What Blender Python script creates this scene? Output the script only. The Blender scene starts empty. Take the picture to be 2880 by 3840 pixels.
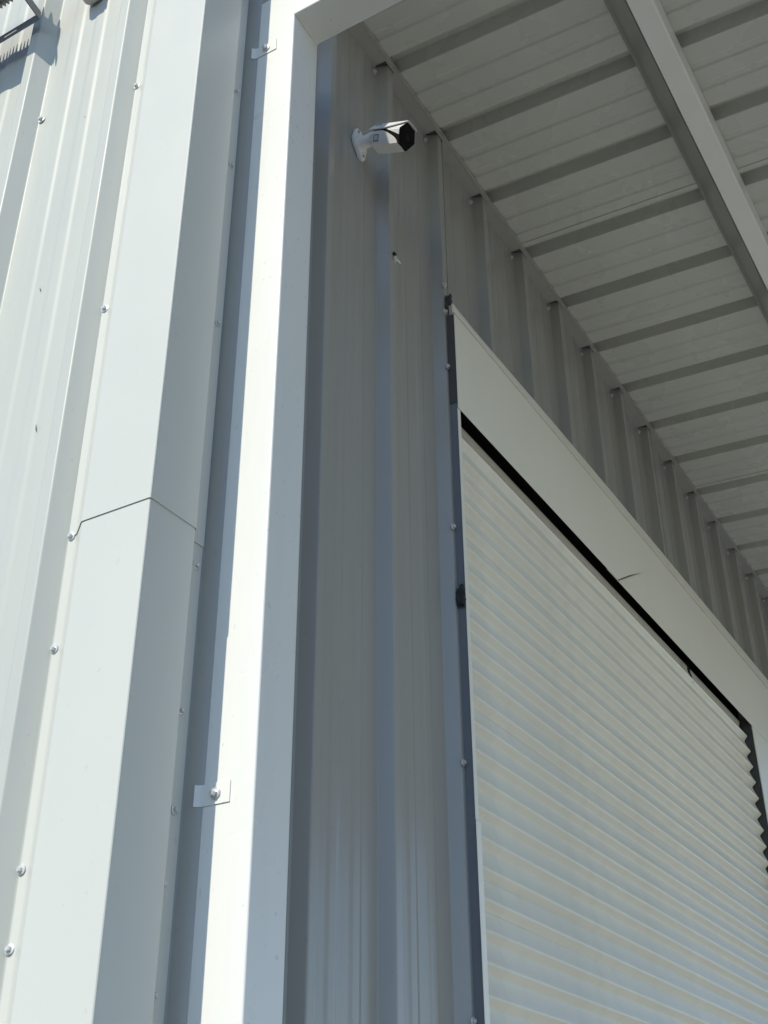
import bpy, math, random
from mathutils import Vector, Matrix
random.seed(7)
R = math.radians
scene = bpy.context.scene
col = scene.collection

# ------------------------------------------------------------------ camera
# world: X runs along the side wall into the bay, Y to the left, Z up; ground z = 0
FPX, YAW, PITCH, ROLL = 4588.15, .534897, .543381, -.005413
cam_d = bpy.data.cameras.new('camera')
cam = bpy.data.objects.new('camera', cam_d); col.objects.link(cam)
cam_d.sensor_fit = 'VERTICAL'; cam_d.sensor_height = 24.0; cam_d.sensor_width = 18.0
cam_d.lens = FPX / 3840 * 24.0
cam_d.clip_start = .05; cam_d.clip_end = 2000
fw = Vector((math.cos(PITCH)*math.cos(YAW), math.cos(PITCH)*math.sin(YAW), math.sin(PITCH)))
rt = Vector((math.sin(YAW), -math.cos(YAW), 0)); up = rt.cross(fw)
c_, s_ = math.cos(ROLL), math.sin(ROLL)
rt, up = c_*rt + s_*up, -s_*rt + c_*up
m = Matrix((rt, up, -fw)).transposed().to_4x4(); m.translation = Vector((0, -1.19, 1.6))
cam.matrix_world = m
scene.camera = cam

# ------------------------------------------------------------------ sky, sun, exposure
SUN_AZ, SUN_EL = R(6.9), R(42)                      # azimuth measured from -X towards +Y
to_sun = Vector((-math.cos(SUN_EL)*math.cos(SUN_AZ), math.cos(SUN_EL)*math.sin(SUN_AZ), math.sin(SUN_EL)))
world = bpy.data.worlds.new('World'); scene.world = world; world.use_nodes = True
nt = world.node_tree; nt.nodes.clear()
sky = nt.nodes.new('ShaderNodeTexSky'); sky.sky_type = 'NISHITA'; sky.sun_disc = False
sky.sun_elevation = SUN_EL
sky.sun_rotation = math.atan2(to_sun.x, to_sun.y)   # clockwise from +Y
sky.air_density = 1.0; sky.dust_density = .15; sky.ozone_density = 3.2
bg = nt.nodes.new('ShaderNodeBackground'); bg.inputs['Strength'].default_value = .14
out = nt.nodes.new('ShaderNodeOutputWorld')
nt.links.new(sky.outputs[0], bg.inputs[0]); nt.links.new(bg.outputs[0], out.inputs[0])
sun_d = bpy.data.lights.new('sun', 'SUN'); sun_d.energy = 2.95; sun_d.angle = R(.53); sun_d.color = (1, .93, .775)
sun = bpy.data.objects.new('sun', sun_d); col.objects.link(sun)
sun.rotation_euler = to_sun.to_track_quat('Z', 'Y').to_euler(); sun.location = (-5, 2, 12)
vs = scene.view_settings
vs.view_transform = 'Standard'; vs.look = 'None'; vs.gamma = 1; vs.use_curve_mapping = False; vs.exposure = .42
scene.cycles.max_bounces = 10; scene.cycles.diffuse_bounces = 6; scene.cycles.glossy_bounces = 5

# ------------------------------------------------------------------ materials
def mat(name, rgb, rough=.4, spec=.5, metal=0., var=.04, wave=.0, wscale=(3, 3, .6), grain=.0, dirt=0., dirtcol=(.12, .11, .09), speck=0.):
    m = bpy.data.materials.new(name); m.use_nodes = True
    n, l = m.node_tree.nodes, m.node_tree.links
    b = n['Principled BSDF']
    b.inputs['Roughness'].default_value = rough; b.inputs['Metallic'].default_value = metal
    b.inputs['Specular IOR Level'].default_value = spec
    tc = n.new('ShaderNodeTexCoord')
    def noise(sc, detail=3, xyz=(1, 1, 1), rg=.5):
        mp = n.new('ShaderNodeMapping'); mp.inputs['Scale'].default_value = xyz
        l.new(tc.outputs['Object'], mp.inputs[0])
        t = n.new('ShaderNodeTexNoise'); t.inputs['Scale'].default_value = sc; t.inputs['Detail'].default_value = detail
        t.inputs['Roughness'].default_value = rg
        l.new(mp.outputs[0], t.inputs['Vector']); return t
    def ramp(src, a, b2, lo=0., hi=1.):
        r = n.new('ShaderNodeMapRange'); r.inputs['From Min'].default_value = a; r.inputs['From Max'].default_value = b2
        r.inputs['To Min'].default_value = lo; r.inputs['To Max'].default_value = hi
        l.new(src, r.inputs['Value']); return r
    mx = n.new('ShaderNodeMix'); mx.data_type = 'RGBA'; mx.blend_type = 'MULTIPLY'; mx.inputs['Factor'].default_value = 1
    mx.inputs['A'].default_value = (*rgb, 1)
    v = ramp(noise(2.2, 4, (1, 1, .35)).outputs['Fac'], .25, .75, 1 - var, 1 + var)
    l.new(v.outputs[0], mx.inputs['B'])
    last = mx.outputs['Result']
    if dirt:
        d = n.new('ShaderNodeMix'); d.data_type = 'RGBA'; d.inputs['B'].default_value = (*dirtcol, 1)
        f = ramp(noise(9, 6, (1, 1, .12), .65).outputs['Fac'], .5, .8, 0, dirt)
        l.new(f.outputs[0], d.inputs['Factor']); l.new(last, d.inputs['A']); last = d.outputs['Result']
    if speck:
        d = n.new('ShaderNodeMix'); d.data_type = 'RGBA'; d.inputs['B'].default_value = (*dirtcol, 1)
        f = ramp(noise(120, 0, (1, 1, .7), .5).outputs['Fac'], .80, .86, 0, speck)
        l.new(f.outputs[0], d.inputs['Factor']); l.new(last, d.inputs['A']); last = d.outputs['Result']
    l.new(last, b.inputs['Base Color'])
    rr = ramp(noise(6, 3).outputs['Fac'], .3, .7, rough*.88, rough*1.12); l.new(rr.outputs[0], b.inputs['Roughness'])
    prev = None
    if wave:
        bp = n.new('ShaderNodeBump'); bp.inputs['Strength'].default_value = 1; bp.inputs['Distance'].default_value = wave
        l.new(noise(1.0, 1.5, wscale).outputs['Fac'], bp.inputs['Height']); prev = bp
    if grain:
        b2 = n.new('ShaderNodeBump'); b2.inputs['Strength'].default_value = 1; b2.inputs['Distance'].default_value = grain
        l.new(noise(420, 2).outputs['Fac'], b2.inputs['Height'])
        if prev: l.new(prev.outputs[0], b2.inputs['Normal'])
        prev = b2
    if prev: l.new(prev.outputs[0], b.inputs['Normal'])
    return m

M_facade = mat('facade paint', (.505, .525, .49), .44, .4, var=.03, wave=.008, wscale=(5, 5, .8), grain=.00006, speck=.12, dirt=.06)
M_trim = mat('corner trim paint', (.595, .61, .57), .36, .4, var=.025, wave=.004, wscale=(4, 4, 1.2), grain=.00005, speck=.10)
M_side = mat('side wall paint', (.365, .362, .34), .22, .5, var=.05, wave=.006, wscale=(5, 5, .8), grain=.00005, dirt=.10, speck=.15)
M_ceil = mat('roof panel paint', (.57, .575, .535), .28, .5, var=.025, wave=.006, wscale=(1.2, 4, 4), grain=.00005, dirt=.05)
M_post = mat('white post enamel', (.80, .81, .78), .30, .5, var=.03, wave=.002, wscale=(5, 5, 1), grain=.00012, dirt=.07, speck=.18)
M_purlin = mat('purlin primer', (.82, .82, .79), .40, .4, var=.05, wave=.003, grain=.0001)
M_cream = mat('cream door enamel', (.88, .865, .775), .36, .45, var=.03, wave=.004, wscale=(1.2, 3, 3), grain=.00006, speck=.05)
M_slat = mat('curtain slat enamel', (.80, .79, .71), .40, .4, var=.05, wave=.005, wscale=(1.6, 4, 4), grain=.0001, dirt=.12, speck=.08)
M_guide = mat('guide steel', (.06, .063, .068), .45, .4, var=.2, grain=.0004)
M_guide2 = mat('dark jamb angle', (.19, .205, .235), .3, .5, var=.15, grain=.0003)
M_dark = mat('interior steel', (.10, .10, .10), .7, .3, var=.2)
M_screw = mat('painted screw head', (.62, .63, .63), .30, .6, metal=.35, var=.08)
M_foam = mat('dark sealant foam', (.06, .065, .07), .7, .3, var=.8, grain=.003, dirt=.5, dirtcol=(.3, .3, .29))
M_plastic = mat('white camera plastic', (.86, .86, .85), .32, .5, var=.01)
M_visor = mat('white camera visor', (.84, .84, .83), .28, .5, var=.01)
M_black = mat('black glass', (.003, .003, .003), .25, .12, var=.0)
M_blkpl = mat('black plastic', (.006, .006, .007), .5, .2, var=.05)
M_mark = mat('grey print', (.18, .18, .19), .5, .3)
M_galv = mat('galvanised steel', (.22, .22, .22), .42, .5, metal=.3, var=.15, grain=.0003)
M_lamp = mat('lamp housing', (.22, .22, .22), .42, .5, metal=.3, var=.15, grain=.0003)
M_lens = mat('lamp lens', (.55, .55, .52), .12, .5)
M_sensor = mat('sensor plastic', (.66, .66, .63), .38, .45, var=.02)
M_asph = mat('asphalt yard', (.055, .055, .055), .9, .25, var=.15, grain=.003)
M_conc = mat('concrete apron', (.60, .57, .50), .85, .25, var=.12, grain=.002, dirt=.2)
M_roofing = mat('roofing', (.35, .35, .34), .6, .3)
M_rubber = mat('washer rubber', (.03, .03, .03), .7, .2)

# ------------------------------------------------------------------ mesh helpers
class MB:
    def __init__(s): s.v = []; s.f = []
    def add(s, vs, fs):
        o = len(s.v); s.v += [tuple(v) for v in vs]; s.f += [tuple(i+o for i in f) for f in fs]; return s
    def box(s, a, b):
        x0, y0, z0 = a; x1, y1, z1 = b
        return s.add([(x0,y0,z0),(x1,y0,z0),(x1,y1,z0),(x0,y1,z0),(x0,y0,z1),(x1,y0,z1),(x1,y1,z1),(x0,y1,z1)],
                     [(0,3,2,1),(4,5,6,7),(0,1,5,4),(1,2,6,5),(2,3,7,6),(3,0,4,7)])
    def extrude(s, loop, fn, ts):
        """closed 2-D loop swept through the stations ts, fn(u, d, t) -> xyz"""
        n = len(loop); o = len(s.v)
        for t in ts: s.v += [tuple(fn(u, d, t)) for u, d in loop]
        for k in range(len(ts)-1):
            for i in range(n):
                j = (i+1) % n
                s.f.append((o+k*n+i, o+k*n+j, o+(k+1)*n+j, o+(k+1)*n+i))
        s.f.append(tuple(o+i for i in reversed(range(n)))); s.f.append(tuple(o+(len(ts)-1)*n+i for i in range(n)))
        return s
    def tube(s, pts, r, n=12, cap=True):
        pts = [Vector(p) for p in pts]; o = len(s.v)
        rs = r if isinstance(r, (list, tuple)) else [r]*len(pts)
        d0 = (pts[1]-pts[0]).normalized(); ref = Vector((0,0,1)) if abs(d0.z) < .9 else Vector((1,0,0))
        for i, p in enumerate(pts):
            a = (pts[min(i+1, len(pts)-1)]-pts[max(i-1, 0)]).normalized()
            e1 = (ref - a*ref.dot(a)).normalized(); e2 = a.cross(e1)
            for k in range(n):
                an = 2*math.pi*k/n; s.v.append(tuple(p + rs[i]*(math.cos(an)*e1+math.sin(an)*e2)))
        for i in range(len(pts)-1):
            for k in range(n):
                j = (k+1) % n
                s.f.append((o+i*n+k, o+i*n+j, o+(i+1)*n+j, o+(i+1)*n+k))
        if cap:
            s.f.append(tuple(o+k for k in reversed(range(n)))); s.f.append(tuple(o+(len(pts)-1)*n+k for k in range(n)))
        return s
    def xf(s, mtx):
        s.v = [tuple(mtx @ Vector(v)) for v in s.v]; return s
    def mesh(s, name, material, angle=32, bevel=0, seg=2):
        me = bpy.data.meshes.new(name); me.from_pydata(s.v, [], s.f); me.update()
        import bmesh
        bm = bmesh.new(); bm.from_mesh(me)
        bmesh.ops.recalc_face_normals(bm, faces=bm.faces)
        if bevel:
            ed = [e for e in bm.edges if len(e.link_faces) == 2 and e.calc_face_angle(0) > R(35)]
            bmesh.ops.bevel(bm, geom=ed, offset=bevel, segments=seg, affect='EDGES', clamp_overlap=True)
        bm.to_mesh(me); bm.free()
        for p in me.polygons: p.use_smooth = True
        me.set_sharp_from_angle(angle=R(angle))
        me.materials.append(material); return me
    def obj(s, name, material, parent=None, **k): return link(name, s.mesh(name, material, **k), parent)

def link(name, me, parent=None):
    o = bpy.data.objects.new(name, me); col.objects.link(o)
    w = o.modifiers.new('weighted normals', 'WEIGHTED_NORMAL'); w.keep_sharp = True; w.weight = 100; w.mode = 'FACE_AREA'
    if parent is not None: o.parent = parent; o.matrix_parent_inverse = parent.matrix_world.inverted()
    return o
def empty(name, loc=(0, 0, 0)):
    o = bpy.data.objects.new(name, None); col.objects.link(o)
    o.matrix_world = Matrix.Translation(loc); o.empty_display_size = .1; return o
def tag(o, label=None, cat=None, group=None, kind=None):
    for k, v in (('label', label), ('category', cat), ('group', group), ('kind', kind)):
        if v: o[k] = v
    return o

def rounded(pts, r):
    """open polyline with its inner corners replaced by small arcs"""
    out = [pts[0]]
    for a, b, c in zip(pts, pts[1:], pts[2:]):
        a, b, c = Vector(a), Vector(b), Vector(c)
        r1 = min(r, .4*(a-b).length, .4*(c-b).length)
        p, q = b+(a-b).normalized()*r1, b+(c-b).normalized()*r1
        for t in (0, .33, .67, 1): out.append(tuple((1-t)**2*p + 2*t*(1-t)*b + t*t*q))
    out.append(tuple(pts[-1])); return out
def clip(pts, u0, u1):
    out = []
    for (a, da), (b, db) in zip(pts, pts[1:]):
        if b <= a + 1e-9: continue
        lo, hi = max(a, u0), min(b, u1)
        if lo >= hi - 1e-7: continue
        f = lambda u: (u, da + (db-da)*(u-a)/(b-a))
        if not out: out.append(f(lo))
        out.append(f(hi))
    return out
def sheet_loop(pts, t=.0009):
    """thin closed loop: the face polyline and its back, t behind it"""
    return pts + [(u, d - t) for u, d in reversed(pts)]
def rib_profile(ribs, lo, hi, h=.033, run=.014, top=.027, runR=None, minor=.0023):
    """R-panel section; ribs = list of the left edge of each rib's flat top"""
    runR = runR or run
    pts = [(lo, 0)]
    for i, r in enumerate(ribs):
        pts += [(r-run, 0), (r, h), (r+top, h), (r+top+runR, 0)]
        nxt = ribs[i+1] if i+1 < len(ribs) else r + .3048
        a, b = r+top+runR, nxt-run
        for fr in (.33, .67):
            cc = a + (b-a)*fr
            pts += [(cc-.021, 0), (cc-.011, minor), (cc+.011, minor), (cc+.021, 0)]
    pts.append((hi, 0))
    return rounded(pts, .0035)

# ------------------------------------------------------------------ ground, building shell
GX = 90
g = MB(); n = 24
g.add([(-GX + 2*GX*i/n, -GX + 2*GX*j/n, 0) for j in range(n+1) for i in range(n+1)],
      [(j*(n+1)+i, j*(n+1)+i+1, (j+1)*(n+1)+i+1, (j+1)*(n+1)+i) for j in range(n) for i in range(n)])
tag(g.obj('ground', M_asph), kind='structure', label='dark asphalt yard in front of the metal building')
sl = MB()
for i in range(8):
    for j in range(5):
        sl.box((1.5+3.2*i+.006, -15.97+3.2*j+.006, -.05), (1.5+3.2*i+3.194, -15.97+3.2*j+3.194, .004))
tag(sl.obj('concrete_apron', M_conc, bevel=.004, seg=1), kind='structure', label='pale concrete apron under and beside the canopy')

FX = 1.292           # facade pan plane (faces -X)
WY = .033            # side wall pan plane (faces -Y); its rib tops lie on y = 0
TOPZ = 5.6
inner = MB()         # inside of the building, closed so that no daylight gets behind the sheets
inner.box((1.40, .55, .02), (12, .60, 4.9))
tag(inner.obj('inner_wall', M_dark), kind='structure')
tag(MB().box((FX+.01, WY+.02, TOPZ), (12.2, 9, TOPZ+.08)).obj('building_roof', M_roofing), 'flat roof of the metal building above the walls', 'roof')
tag(MB().box((12.0, WY+.02, 0), (12.1, 9, TOPZ)).obj('rear_wall', M_dark), kind='structure')

# screws -------------------------------------------------------------
def screw_mesh():
    b = MB()
    b.tube([(0,0,0),(0,0,.0012),(0,0,.0022)], [.0088,.0088,.0060], 16)
    b.tube([(0,0,.0015),(0,0,.0062),(0,0,.0072)], [.0052,.0052,.0040], 6)
    return b.mesh('screw', M_screw, angle=30)
SCREW = screw_mesh()
def screw(parent, p, nrm, s=1.):
    o = bpy.data.objects.new('screw', SCREW); col.objects.link(o)
    q = Vector(nrm).normalized().to_track_quat('Z', 'Y')
    tilt = Matrix.Rotation(random.uniform(-.12, .12), 4, 'X') @ Matrix.Rotation(random.uniform(-.12, .12), 4, 'Y') @ Matrix.Rotation(random.uniform(0, 6), 4, 'Z')
    o.parent = parent; o.matrix_parent_inverse = parent.matrix_world.inverted()
    o.matrix_basis = Matrix.Translation(p) @ q.to_matrix().to_4x4() @ tilt @ Matrix.Scale(s, 4)
    return o

# ------------------------------------------------------------------ front facade (sunlit), sheets of 3 ribs each
fac = tag(empty('facade_wall', (FX, .1, 0)), 'sunlit pale ribbed metal wall at the left of the corner trim', 'wall')
ribs_f = [.231 + .3048*k for k in range(30)]
# u = y, the rib's right (-Y) slope comes first
prof = rib_profile(ribs_f, .05, 9.0, h=.034, run=.026, top=.027, runR=.026)
edges = [.05, .290] + [.290 + .9144*k for k in range(1, 10)]
for i in range(len(edges)-1):
    off = .0014*(i % 2)
    lp = sheet_loop([(u, d - off) for u, d in clip(prof, edges[i]-.02*(i % 2), edges[i+1]+.02*(i % 2))])
    MB().extrude(lp, lambda u, d, t: (FX - d, u, t), [0, 1.4, 2.8, 4.2, TOPZ]).obj('wall_panel', M_facade, fac, angle=25)
for y, zs in ((.500, (1.35, 2.6, 3.868, 5.1)), (.805, (1.35, 2.6, 3.868, 5.1))):
    for z in zs: screw(fac, (FX, y, z), (-1, 0, 0), 1.1)

for y, z, h_ in ((.352, 3.79, .006), (.335, 2.93, .012), (.395, 3.30, .008)):
    MB().add([(FX-.0005, y-.002, z-h_), (FX-.0005, y+.0015, z-h_*.3), (FX-.0005, y+.003, z+h_), (FX-.003, y, z)], [(0,1,2),(0,3,1),(1,3,2),(2,3,0)]).obj('nick', M_rubber, fac)
# ------------------------------------------------------------------ side wall under the canopy
side = tag(empty('side_wall', (1.3, WY, 0)), 'grey ribbed metal wall in the shade under the canopy', 'wall')
ribs_w = [1.457, 1.755, 2.048, 2.347, 2.650] + [2.650 + .3046*k for k in range(1, 26)]
prof = rib_profile(ribs_w, 1.295, 10.2, h=.033, run=.0145, top=.027)
DX0, DX1 = 2.372, 5.03           # door opening
HOODZ0, HOODZ1 = 3.504, 3.825
ridge_end = [r + .027 + .0145 for r in ribs_w]
edges = [1.295, ridge_end[0]+.004, ridge_end[3]-.016] + [ridge_end[k]-.016 for k in (6, 9, 12, 15, 18, 21, 24)]
for i in range(len(edges)-1):
    a, b = edges[i]-.02*(i % 2), edges[i+1]+.02*(i % 2)
    off = .0014*(i % 2)
    z0 = HOODZ1-.06 if (a > 2.2 and b < 5.2) else 0
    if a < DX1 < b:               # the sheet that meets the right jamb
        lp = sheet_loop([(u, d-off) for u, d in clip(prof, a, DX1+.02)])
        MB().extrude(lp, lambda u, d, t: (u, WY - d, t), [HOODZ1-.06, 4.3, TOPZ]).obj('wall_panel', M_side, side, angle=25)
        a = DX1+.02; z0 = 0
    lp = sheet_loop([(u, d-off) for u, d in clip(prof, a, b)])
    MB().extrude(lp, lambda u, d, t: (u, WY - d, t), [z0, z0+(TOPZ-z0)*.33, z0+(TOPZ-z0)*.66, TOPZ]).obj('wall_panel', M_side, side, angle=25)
for k, r in enumerate(ribs_w[1:20]):
    if k > 0: screw(side, (r-.026, WY, 4.515+random.uniform(-.008, .008)), (0, -1, 0), 1.05)
    screw(side, (r+.052, WY, 4.52+random.uniform(-.02, .01)), (0, -1, 0), .9)
    if k > 0: screw(side, (r+.055, WY, 4.04+random.uniform(-.015, .015)), (0, -1, 0), .95)
for z in (3.931, 3.834, 3.643, 3.141, 2.532, 1.993, 1.45): screw(side, (2.343+random.uniform(0, .006), -.0005, z), (0, -1, 0), 1.0)

# ------------------------------------------------------------------ corner trim in two lapped lengths
def trim_loop(o=0.):
    # lip on the facade, 45 degree step, broad front, corner, broad side, step, lip on the side wall
    face = [(FX-.0015-o, .203), (FX-.0015-o, .186), (1.262-o, .148), (1.262-o, 0-o), (1.381, 0-o), (1.389, WY-.003-o), (1.438, WY-.003-o)]
    face = rounded(face, .004)
    back = [(x+.0012, y+.0012) for x, y in face]
    return face + back[::-1]
def trim(name, z0, z1, o, label, screws, wscrews):
    t = tag(empty(name, (1.262, 0, z0)), label, 'trim', 'corner trim lengths')
    lp = trim_loop(o)
    MB().extrude(lp, lambda u, d, q: (u, d, q), [z0, z0+(z1-z0)*.5, z1]).obj('trim_sheet', M_trim, t, angle=25)
    for y, z in screws: screw(t, (FX-.002-o, y, z), (-1, 0, 0), .95)
    for x, z in wscrews: screw(t, (x, WY-.0035-o, z), (0, -1, 0), .85)
    return t
trim('corner_trim', 2.652, TOPZ, .0020, 'upper length of the pale folded corner trim, above the lap line',
     [(.196, 3.157), (.198, 3.793), (.198, 4.45)], [(1.420, 3.806), (1.424, 3.579), (1.423, 3.145), (1.424, 4.3)])
trim('corner_trim', 0, 2.70, 0, 'lower length of the pale folded corner trim, below the lap line',
     [(.200, 2.084), (.200, 1.971), (.199, 2.441), (.1975, 2.652), (.2, 1.5), (.2, .9)],
     [(1.424, 2.610), (1.416, 2.342), (1.421, 2.181), (1.410, 2.067), (1.411, 1.911), (1.418, 1.3)])

# ------------------------------------------------------------------ canopy: post, header, roof panels, purlin
PX0, PX1, PY0, PY1 = 1.456, 1.554, -.0955, .0045
HZ0, HZ1 = 4.029, 4.131
post = tag(empty('canopy_post', (1.5, -.05, 0)), 'white square steel post carrying the canopy, half in sun and half in shade', 'post')
def rrect(x0, y0, x1, y1, r=.004, n=4):
    o = []
    for cx, cy, a0 in ((x1-r, y1-r, 0), (x0+r, y1-r, 90), (x0+r, y0+r, 180), (x1-r, y0+r, 270)):
        o += [(cx+r*math.cos(R(a0+90*i/n)), cy+r*math.sin(R(a0+90*i/n))) for i in range(n+1)]
    return o
MB().extrude(rrect(PX0, PY0, PX1, PY1), lambda x, y, t: (x, y, t), [0, 1.4, 2.8, HZ1]).obj('tube', M_post, post)
MB().box((PX0-.05, PY0-.05, 0), (PX1+.05, -.001, .012)).obj('base_plate', M_post, post, bevel=.002)
for pts_ in ([(1.478, 3.93), (1.494, 3.918), (1.500, 3.90)], [(1.512, 3.90), (1.516, 3.875), (1.522, 3.85)], [(1.530, 3.895), (1.540, 3.858), (1.541, 3.845)], [(1.5, 3.66), (1.509, 3.60), (1.52, 3.54)]):
    MB().tube([(x, PY0-.0002, z) for x, z in pts_], [.0004, .0008, .0004], 6).obj('paint_run', M_post, post)
hd = tag(empty('canopy_header', (1.5, -2.5, HZ0)), 'white square steel beam running right from the post top', 'beam')
MB().extrude(rrect(PX0, HZ0, PX1, HZ1), lambda x, z, t: (x, t, z), [-7, -3, PY0+.004]).obj('tube', M_post, hd)
wl = MB().tube([(PX0+.004, PY0-.0015, HZ0-.0005), ((PX0+PX1)/2, PY0-.002, HZ0-.001), (PX1-.003, PY0-.0015, HZ0-.0005)], [.0012, .0022, .0016], 8)
wl.obj('weld_bead', M_post, hd)

for z, lab, dz in ((2.208, 'lower metal strap bolted across the white post', .0), (3.955, 'upper metal strap bolted across the white post near the beam', .006)):
    t = tag(empty('post_strap', (PX0, -.02, z)), lab, 'strap', 'straps on the white post')
    h = .0175
    fr = [(PX0-.0004, -.050), (PX0-.0004, .0045), (PX0-.0035, .0105), (PX0-.0075, .0145)]
    fr = rounded(fr, .004)
    lp = fr + [(x-.0016, y) for x, y in fr[::-1]]
    MB().extrude(lp, lambda u, d, q: (u, d, z-h + q), [0, 2*h]).obj('band', M_post, t, angle=30, bevel=.0003, seg=1)
    b = MB()
    b.tube([(0,0,0),(0,0,.002),(0,0,.0034)], [.0098,.0098,.007], 20)
    b.tube([(0,0,.002),(0,0,.0085),(0,0,.0095)], [.0062,.0062,.005], 6)
    q = Vector((-1, .12, -.05)).to_track_quat('Z', 'Y')
    b.xf(Matrix.Translation((PX0-.002, -.0225, z)) @ q.to_matrix().to_4x4())
    b.obj('bolt', M_screw, t, angle=30)

ROOFX0 = 1.53
SL = .065
def zroof(y): return 4.560 + SL*(y)          # underside of the roof sheets
roof = tag(empty('canopy_roof', (ROOFX0, 0, 4.5)), 'ribbed metal canopy roof seen from below, sloping away from the wall', 'roof')
FAR = [2.100 + .3046*k for k in range(-2, 26)]
pts = [(1.2, 0)]
for i, xf_ in enumerate(FAR):
    a = xf_ - .062
    pts += [(a, 0), (a+.014, .044), (xf_-.014, .044), (xf_, 0)]
    nxt = xf_ + .3046 - .062
    for fr in (.33, .67):
        cc = xf_ + (nxt-xf_)*fr
        pts += [(cc-.016, 0), (cc-.010, .0048), (cc+.010, .0048), (cc+.016, 0)]
pts.append((FAR[-1]+.3, 0))
pr = rounded(pts, .0035)
seams = [ROOFX0, 2.016] + [2.016 + .9138*k for k in range(1, 8)]
for i in range(len(seams)-1):
    off = .0022*(i % 2)
    cl = clip(pr, seams[i]-.02*(i % 2), seams[i+1]+.02*(i % 2))
    lp = [(u, d+off) for u, d in cl] + [(u, d+off+.001) for u, d in reversed(cl)]
    MB().extrude(lp, lambda u, d, t: (u, t, zroof(t)+d), [.05, -.7, -1.6, -2.6, -4.0, -5.5, -7.0]).obj('roof_panel', M_ceil, roof, angle=25)  # unseen outer part extended to keep sky light off the door

ct = tag(empty('ceiling_trim', (1.6, 0, 4.5)), 'thin folded angle trim where the shaded wall meets the canopy roof', 'trim')
TZ = 4.540
def strip(x0, x1, y0, y1, z0, z1):
    return [(x0, y0, z0), (x1, y0, z0), (x1, y1, z0), (x0, y1, z0), (x0, y0, z1), (x1, y0, z1), (x1, y1, z1), (x0, y1, z1)]
MB().box((ROOFX0, -.0105, TZ-.001), (8.4, -.0090, zroof(-.01)-.0006)).box((ROOFX0, -.0089, TZ), (8.4, -.0016, TZ+.0013)).obj('angle_strip', M_side, ct)
vis = [r for r in ribs_w if ROOFX0 + .05 < r < 8.4]
lft = ROOFX0
for r in vis + [8.42]:
    MB().box((lft, -.0015, TZ+random.uniform(-.002, .001)), (r-.0215-random.uniform(0, .004), .05, TZ+.0013)).obj('flange', M_side, ct)
    lft = r + .0272
MB().box((ROOFX0, -.0085, TZ+.005), (8.4, .05, TZ+.014)).obj('notch_shade_strip', M_foam, ct)  # added dark strip, its colour stands in for deep shade in the rib notches

pu = tag(empty('purlin', (1.6, -.7, 4.41)), 'light grey steel purlin running under the canopy roof panels', 'purlin')
zb = 4.412
def zr(y): return zroof(y) - .0015
prl = [(-.690, zr(-.690)), (-.692, zb+.006), (-.694, zb), (-.7505, zb), (-.7545, zb+.004), (-.7545, zr(-.7545))]
MB().extrude(prl, lambda y, z, x: (x, y, z), [PX0+.01, 3.2, 5, 8.4]).obj('channel', M_purlin, pu, angle=40)
MB().extrude([(-.622, zr(-.622)), (-.634, zr(-.634)-.005), (-.6905, zb+.0035), (-.6895, zb+.0065), (-.634, zr(-.634)-.001)], lambda y, z, x: (x, y, z), [ROOFX0, 3.2, 5, 8.4]).obj('sloping_flange', M_side, pu, angle=40)  # darker wall paint puts the shade of this face into its colour
for yy in (-2.2, -3.7, -5.2, -6.7):
    p2 = tag(empty('purlin', (1.6, yy, 4.3)), 'grey steel purlin far out under the canopy, ' + {-2.2: 'second from the wall', -3.7: 'third from the wall', -5.2: 'fourth from the wall', -6.7: 'beside its outer edge'}[yy], 'purlin')
    o = -.7 - yy
    MB().extrude([(y-o, z - SL*o) for y, z in prl], lambda y, z, x: (x, y, z), [PX0+.01, 5, 8.4]).obj('channel', M_purlin, p2, angle=40)
for yy in (-.7, -2.2, -3.7, -5.2, -6.7):
    MB().box((PX0+.012, yy-.05, HZ1), (PX1-.012, yy+.002, zb + SL*(yy+.7) + (.02 if yy < -1 else 0) - .001)).obj('stub', M_post, hd, bevel=.002)
tag(MB().box((ROOFX0+.3, -6.9, 0), (ROOFX0+.4, -6.8, 4.08)).obj('canopy_post', M_post, bevel=.003), 'white steel post at the outer edge of the canopy', 'post')

# ------------------------------------------------------------------ roll-up door
door = tag(empty('rolling_door', (3.7, 0, 0)), 'cream corrugated roll-up door under its flat hood, closed', 'door')
FY = -.0225                      # front plane of jambs and hood
CURT = .017                      # plane of the curtain's flats
PITCHZ, AMP = .0668, .0188
def slat_section():
    # one corrugation: flat, then a rounded rib standing out towards -Y
    def sm(a, b, t):
        t = min(max((t-a)/(b-a), 0), 1); return t*t*(3-2*t)
    s = []
    for i in range(26):
        t = i/25                       # from the bottom of the slat up: long under-slope, crest, short top slope, flat
        lo = .5-.5*math.cos(math.pi*min(t/.30, 1))                      # rounded under-slope
        hi = (1-max(0, t-.30)/.70)**1.30                                # long top slope
        k_ = max(0, 1-abs(t-.33)/.10)
        d = AMP*(.70*lo + .30*min(1, t/.27))*(hi if t > .30 else 1)*(1-.035*k_)
        s.append((t*PITCHZ, d))
    return s
SEC = slat_section()
x0s, x1s = DX0-.001, 5.016
slat_me = None
def slat(parent, mtx):
    global slat_me
    if slat_me is None:
        b = MB()
        lp = [(z, -d) for z, d in SEC] + [(z, -d+.0009) for z, d in reversed(SEC)]
        b.extrude(lp, lambda z, d, x: (x, d, z), [x0s + (x1s-x0s)*i/6 for i in range(7)])
        slat_me = b.mesh('slat', M_slat, angle=50)
    o = bpy.data.objects.new('slat', slat_me); col.objects.link(o)
    o.parent = parent; o.matrix_parent_inverse = parent.matrix_world.inverted(); o.matrix_basis = mtx
    return o
z = 3.436
nsl = 0
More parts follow.
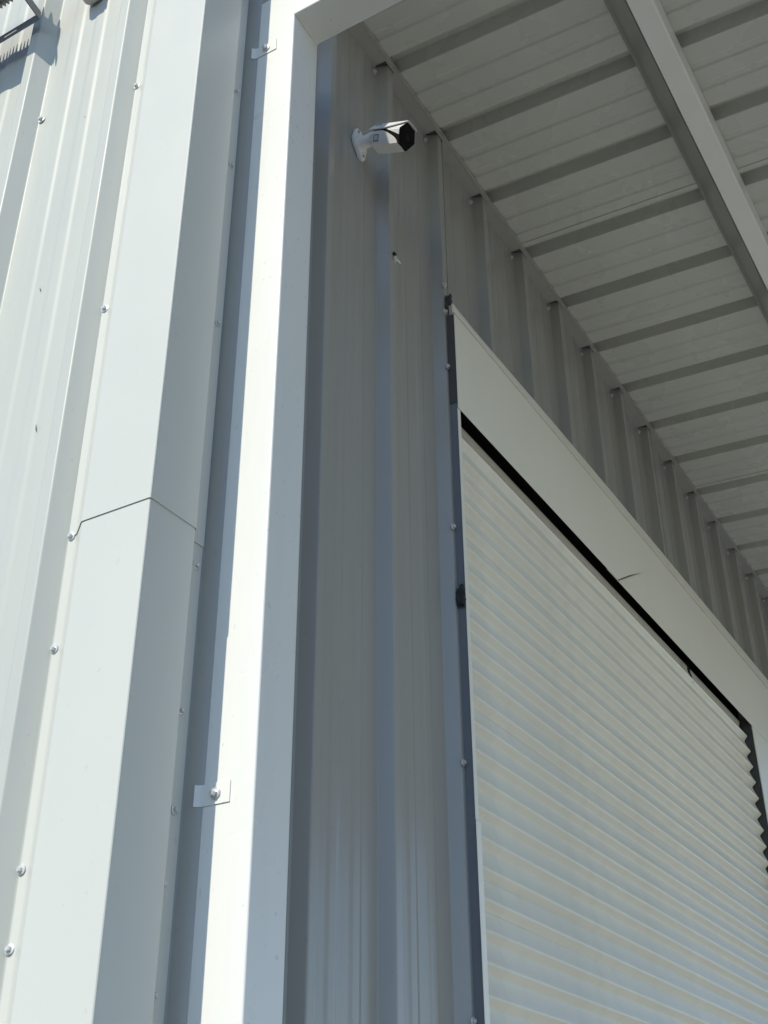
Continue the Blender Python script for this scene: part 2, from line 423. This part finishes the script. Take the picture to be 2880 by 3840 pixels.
while z > .05:
    slat(door, Matrix.Translation((random.uniform(-.0015, .0015), CURT + (-.0016 if nsl % 7 == 3 else random.uniform(-.0003, .0003)), z - PITCHZ - (.0012 if nsl % 7 == 3 else 0)))); z -= PITCHZ; nsl += 1
# over the drum
RD = .17
th = 0.
for k in range(6):
    p = Matrix.Translation((0, CURT + RD*(1-math.cos(th)), 3.436 + RD*math.sin(th))) @ Matrix.Rotation(-th-.5*PITCHZ/RD, 4, 'X')
    slat(door, p); th += PITCHZ/RD
# hood: broad front with a fold line, sloping lip to the wall, closed box behind
hb = MB()
XL, XR = 2.354, 6.2
hb.extrude([(XL+.001, HOODZ0), (3.491, HOODZ0), (4.06, HOODZ1), (XL+.001, HOODZ1)], lambda x, z, t: (x, t, z), [FY-.0018, FY-.0006])
hood = hb.obj('hood', M_cream, door, angle=30)
hb = MB(); hb.box((3.40, FY+.0010, HOODZ0+.0006), (XR, FY+.0022, HOODZ1+.0005)); hb.obj('hood', M_cream, door, angle=30)
MB().extrude([(3.488, HOODZ0), (3.496, HOODZ0), (3.62, HOODZ0+.072), (3.76, HOODZ0+.152), (3.617, HOODZ0+.076)], lambda x, z, t: (x, t, z), [FY-.0021, FY-.0012]).obj('lap_gap', M_guide, door)
lipv = MB()
lx = [XL, 2.40, 2.50, 2.62, 2.80, 3.1, 3.6, 4.4, 5.2, XR]
lz = [3.868, 3.880, 3.884, 3.890, 3.897, 3.905, 3.912, 3.914, 3.916, 3.916]
ly = [FY+.004, -.012, -.008, -.006, -.005, -.0045, -.004, -.004, -.004, -.004]
vv = []
for x, zz, yy in zip(lx, lz, ly):
    vv += [(x, FY-.0018, HOODZ1+.0045), (x, FY+.001, HOODZ1+.026), (x, yy-.006, HOODZ1+.032), (x, yy, zz), (x, yy+.0012, zz), (x, FY+.0045, HOODZ1+.0045)]
ff = []
for i in range(len(lx)-1):
    for k in range(6):
        a, b = i*6+k, i*6+(k+1) % 6
        ff.append((a, b, b+6, a+6))
ff += [tuple(range(5, -1, -1)), tuple((len(lx)-1)*6+k for k in range(6))]
lipv.add(vv, ff).obj('hood_lip', M_cream, door, angle=12)
MB().box((XL+.002, FY+.002, HOODZ0+.02), (XL+.0035, .5, HOODZ1)).box((XL, .5, 3.2), (DX1+.1, .502, 4.3)).box((XL, WY+.02, 4.1), (DX1+.1, .5, 4.11)).box((DX1+.1, WY+.02, 3.2), (DX1+.102, .5, 4.1)).obj('hood_box', M_dark, door)
# jambs: an outside face towards the bay, a narrow front, a return to the curtain
MB().box((XL+.004, FY+.002, 0), (XL+.0055, WY+.02, HOODZ1)).obj('guide', M_guide2, door)
MB().box((XL, FY-.0003, 2.402), (DX0-.002, FY+.001, HOODZ0-.001)).box((XL-.002, FY-.0022, 0), (DX0+.003, FY-.0008, 2.400)).obj('jamb', M_cream, door, bevel=.0004, seg=1)
MB().box((DX1, FY, 0), (DX1+.25, WY+.03, HOODZ0-.002)).obj('jamb', M_cream, door, bevel=.001)
MB().box((DX0-.003, FY+.004, 0), (DX0+.0, .06, HOODZ0)).obj('guide', M_guide, door)
MB().box((DX1-.004, FY+.004, 0), (DX1-.001, .07, HOODZ0+.02)).box((4.97, CURT+.018, 0), (DX1-.005, CURT+.022, HOODZ0+.02)).box((DX1-.009, FY+.009, 0), (DX1-.0045, FY+.012, HOODZ0)).obj('guide', M_guide, door)

hk = tag(empty('wire_hook', (4.29, 0, 3.5)), 'small black wire hook hanging in the gap under the door hood', 'hook')
MB().tube([(4.285, .012, 3.535), (4.283, .006, 3.497), (4.272, .003, 3.487), (4.277, .003, 3.473), (4.300, .004, 3.462), (4.322, .008, 3.452), (4.342, .012, 3.448)], [.0035, .004, .0055, .0045, .003, .0025, .0015], 8).obj('wire', M_blkpl, hk)

def lump(name, c, size, seed, label):
    rnd = random.Random(seed); b = MB(); nu, nv = 16, 11
    for q in range(7):
        cc = [c[k] + (0 if k == 0 else rnd.uniform(-.75, .75)*size[k]) for k in range(3)]
        f0 = rnd.uniform(.32, .6); vs = []
        for j in range(nv+1):
            for i in range(nu):
                th_, ph = 2*math.pi*i/nu, math.pi*j/nv
                d = Vector((math.sin(ph)*math.cos(th_), math.sin(ph)*math.sin(th_), math.cos(ph)))
                r = f0*(1 + rnd.uniform(-.22, .22))
                vs.append((cc[0]+d.x*size[0]*r*1.6, cc[1]+d.y*size[1]*r, cc[2]+d.z*size[2]*r))
        b.add(vs, [(j*nu+i, j*nu+(i+1) % nu, (j+1)*nu+(i+1) % nu, (j+1)*nu+i) for j in range(nv) for i in range(nu)])
    return tag(b.obj(name, M_foam, angle=20), label, 'sealant', 'dark sealant lumps at the door frame')
lump('sealant_lump', (2.349, -.012, 2.945), (.006, .013, .030), 3, 'dark crusty lump stuck on the left door jamb halfway down')
lump('sealant_lump', (2.351, -.010, 3.872), (.006, .012, .022), 5, 'black sealant plug in the gap at the top left corner of the door hood')

# torn screw hole
th_ = tag(empty('torn_screw_hole', (2.066, 0, 3.82)), 'dark torn screw hole with a bent washer in the shaded wall below the camera', 'hole')
MB().add([(2.060, -.0006, 3.823), (2.066, -.0006, 3.835), (2.078, -.0006, 3.838), (2.079, -.0006, 3.824), (2.070, -.0006, 3.820), (2.060, .004, 3.823), (2.066, .004, 3.835), (2.078, .004, 3.838), (2.079, .004, 3.824), (2.070, .004, 3.820)],
         [(0,1,2,3,4), (9,8,7,6,5), (0,5,6,1), (1,6,7,2), (2,7,8,3), (3,8,9,4), (4,9,5,0)]).obj('hole', M_blkpl, th_)
MB().tube([(2.071, -.0005, 3.812), (2.0715, -.0035, 3.811)], [.0095, .009], 14).obj('washer', M_screw, th_)
MB().tube([(2.079, -.001, 3.814), (2.088, -.006, 3.806)], [.0045, .0035], 8).obj('screw', M_screw, th_)

# ------------------------------------------------------------------ security camera
CX = 1.930
sc = tag(empty('security_camera', (CX, WY, 4.12)), 'white bullet security camera with black front on the shaded wall', 'security camera')
# wall plate: long rounded hexagonal plate
pl = [(-.016, .045), (.004, .046), (.030, .014), (.033, -.004), (.024, -.044), (.004, -.048), (-.026, -.012), (-.030, .004)]
MB().extrude([(CX+.003+u, 4.125+d) for u, d in pl], lambda u, d, t: (u, t, d), [WY, WY-.012]).obj('wall_plate', M_plastic, sc, bevel=.002)
for u, d in ((-.010, .034), (.014, -.036), (.022, .008)):
    MB().tube([(CX+.003+u, WY-.0115, 4.125+d), (CX+.003+u, WY-.0128, 4.125+d)], .004, 10).obj('plate_screw', M_mark, sc)
MB().tube([(CX, WY-.008, 4.116), (CX, WY-.014, 4.116), (CX, -.012, 4.118), (CX, -.032, 4.119)], [.021, .0175, .0165, .0165], 24).obj('arm', M_plastic, sc)
MB().tube([(CX, -.028, 4.117), (CX+.001, -.038, 4.108), (CX+.001, -.05, 4.100)], [.0125, .0125, .011], 16).obj('joint', M_blkpl, sc)
body_m = Matrix.Translation((CX, -.024, 4.106)) @ Matrix.Rotation(R(-2), 4, 'Z') @ Matrix.Rotation(R(25), 4, 'X') @ Matrix.Scale(.86, 4)
# local: -Y forward, Z up
h0 = [(.020, .036), (.039, .004), (.020, -.036), (-.020, -.036), (-.039, .004), (-.020, .036)]
sc2 = lambda f: [(x*f, z*f) for x, z in h0]
def ring(loop, y): return [(x, y, z) for x, z in loop]
def loft(loops):
    b = MB(); n = len(loops[0]); vs = [p for lp in loops for p in lp]; fs = []
    for k in range(len(loops)-1):
        for i in range(n): fs.append((k*n+i, k*n+(i+1) % n, (k+1)*n+(i+1) % n, (k+1)*n+i))
    fs.append(tuple(range(n))); fs.append(tuple((len(loops)-1)*n+i for i in reversed(range(n))))
    return b.add(vs, fs)
b = loft([ring(sc2(.72), -.004), ring(sc2(.95), -.014), ring(sc2(1), -.024), ring(sc2(1), -.126)]); b.xf(body_m)
b.obj('body', M_plastic, sc, bevel=.0025, seg=3)
b = loft([ring(sc2(1.01), -.1245), ring(sc2(1.01), -.1285), ring(sc2(.96), -.1300)]); b.xf(body_m)
b.obj('front_glass', M_black, sc, bevel=.0006, seg=2)
b = MB().tube([(0, -.129, -.004), (0, -.1312, -.004)], .0125, 24).xf(body_m); b.obj('lens_ring', M_blkpl, sc)
# black lower wrap behind the glass and a black strip painting the shadow gap under the shield
def band(pts_, y0, y1s, off):
    """open strip of facets following pts_ (x, z), from y0 to a front edge given per point"""
    b = MB(); n = len(pts_); vs = []
    for (x, z_), yf in zip(pts_, y1s): vs += [(x, y0, z_), (x, yf, z_), (x*off, yf, z_*off), (x*off, y0, z_*off)]
    fs = []
    for i in range(n-1):
        for k in range(4): fs.append((i*4+k, i*4+(k+1) % 4, (i+1)*4+(k+1) % 4, (i+1)*4+k))
    fs += [(3, 2, 1, 0), tuple((n-1)*4+k for k in range(4))]
    return b.add(vs, fs).xf(body_m)
for sd in (-1, 1):
    p2_ = [(.0375*sd, .0075), (.0394*sd, .004), (.0297*sd, -.016), (.0202*sd, -.0364), (.0, -.0366)]
    band(p2_, -.022, [-.066, -.075, -.1285, -.1285, -.1285], .97).obj('black_wrap', M_blkpl, sc, angle=25)
    n_ = 14; shp = []; yfs = []
    for i in range(n_+1):
        f = i/n_
        shp.append(((.0402 + (.0206-.0402)*f)*sd, .0005 + (-.0372-.0005)*f)); yfs.append(-.058 - .050*math.sin(f*math.pi/2)**.8 - .012*f)
    shp.append((0, -.0375)); yfs.append(-.122)
    band(shp, -.020, yfs, .955).obj('side_shell', M_plastic, sc, angle=25)
# sun shield: open shell clear of the body, its lower edges rising to the brow at the front
pro = [(-.0432, .0075), (-.0415, .0120), (-.0240, .0412), (-.0195, .0432), (.0195, .0432), (.0240, .0412), (.0415, .0120), (.0432, .0075)]
stn = [-.004, -.032, -.060, -.072, -.086, -.100, -.116, -.131]
vs = []
for y in stn:
    t = 0 if y > -.060 else min(1, (-.060 - y)/.070)
    cut = .0075 + .031*t**1.25             # height of the lower edge here
    for k, (x, z_) in enumerate(pro):
        sg = -1 if x < 0 else 1
        z2 = max(z_, cut + (.0 if k in (0, 7) else .0008 if k in (1, 6) else .0016))
        if k in (0, 7): z2 = cut
        if z2 <= .0120: x2 = .0432 + (.0415-.0432)*(z2-.0075)/.0045
        elif z2 <= .0412: x2 = .0415 + (.0240-.0415)*(z2-.012)/.0292
        else: x2 = abs(x)
        vs.append((sg*x2, y, min(z2, .0432)))
nP = len(pro); fs = []
for k in range(len(stn)-1):
    for i in range(nP-1): fs.append((k*nP+i, k*nP+i+1, (k+1)*nP+i+1, (k+1)*nP+i))
nv = len(vs)
vs2 = [(x*.95, y, z_ - .0022) for x, y, z_ in vs]
fs2 = [tuple(j+nv for j in f) for f in fs]
rim = [i for i in range(nP)] + [k*nP+nP-1 for k in range(1, len(stn))] + [(len(stn)-1)*nP+i for i in range(nP-2, -1, -1)] + [k*nP for k in range(len(stn)-2, 0, -1)]
rf = [(rim[i], rim[(i+1) % len(rim)], rim[(i+1) % len(rim)]+nv, rim[i]+nv) for i in range(len(rim))]
MB().add(vs+vs2, fs+fs2+rf).xf(body_m).obj('sun_shield', M_visor, sc, angle=30)
# small print on the shield and the sticker window on the lower side
tilt_u = body_m @ Matrix.Translation((-.0330, 0, .0266)) @ Matrix.Rotation(R(30.5), 4, 'Y')
for y0_, y1_ in ((-.024, -.012), (-.030, -.0265), (-.0345, -.0325)):
    MB().box((-.0012, y0_, .0035), (-.0002, y1_, .0075)).xf(tilt_u).obj('print', M_mark, sc)
tilt_l = body_m @ Matrix.Translation((-.0309, 0, -.0180)) @ Matrix.Rotation(R(-27.3), 4, 'Y')
MB().box((-.0016, -.046, -.011), (-.0006, -.026, .010)).xf(tilt_l).obj('sticker', M_mark, sc, bevel=.0002, seg=1)
MB().box((-.0020, -.044, -.008), (-.0014, -.029, .007)).xf(tilt_l).obj('sticker', M_sensor, sc)

# ------------------------------------------------------------------ floodlight on the facade, its lower corner in view
fl = tag(empty('floodlight', (FX, .62, 4.13)), 'finned floodlight on a slotted metal yoke at the top left of the facade', 'floodlight')
YX = 1.237; YR = .512; YL = .984; YZ = 4.190
MB().box((YX-.002, YR, YZ-.015), (YX, .590, YZ+.012)).box((YX-.002, .590, YZ-.015), (YX, .635, YZ-.004)).box((YX-.002, .590, YZ+.003), (YX, .635, YZ+.012)).box((YX-.002, .635, YZ-.015), (YX, YL, YZ+.012)).obj('yoke_bar', M_galv, fl)
for yy in (YR, YL):
    MB().extrude([(YX, -.015), (YX, .012), (1.12, .048), (1.12, .020)], lambda x, d, t: (x, yy+t, YZ+d), [-.0015, .0015]).obj('yoke_arm', M_galv, fl, bevel=.0005, seg=1)
MB().tube([(YX-.001, .752, YZ), (FX-.002, .752, YZ)], .016, 16).obj('mount_boss', M_galv, fl)
bm_ = Matrix.Translation((1.143, .746, 4.282)) @ Matrix.Rotation(R(-14), 4, 'Y')
MB().box((-.030, -.226, -.068), (.012, .226, .068)).xf(bm_).obj('housing', M_lamp, fl, bevel=.004)
fb_ = MB()
for k in range(38):
    y = -.222 + .4425*k/37
    fb_.add([(.012, y, -.064), (.040, y, -.056), (.040, y, .062), (.012, y, .067), (.012, y+.003, -.064), (.040, y+.0022, -.056), (.040, y+.0022, .062), (.012, y+.003, .067)],
            [(0,1,2,3),(7,6,5,4),(0,4,5,1),(1,5,6,2),(2,6,7,3),(3,7,4,0)])
fb_.xf(bm_).obj('fins', M_lamp, fl)
MB().box((-.033, -.21, -.056), (-.030, .21, .056)).xf(bm_).obj('lens', M_lens, fl)

# ------------------------------------------------------------------ small sensor box beside it
ms = tag(empty('wall_sensor', (FX, .38, 4.2)), 'small pale box fixture on the facade between the floodlight and the corner trim', 'sensor')
lp = [(0, .0), (.066, .012), (.082, .030), (.082, .14), (0, .14)]
MB().extrude([(FX-.004-u, 4.205+d) for u, d in lp], lambda x, zz, y: (x, y, zz), [.354, .408]).obj('housing', M_sensor, ms, bevel=.006, seg=3)
MB().box((FX-.005, .357, 4.24), (FX-.0005, .405, 4.36)).obj('back_plate', M_sensor, ms, bevel=.001)
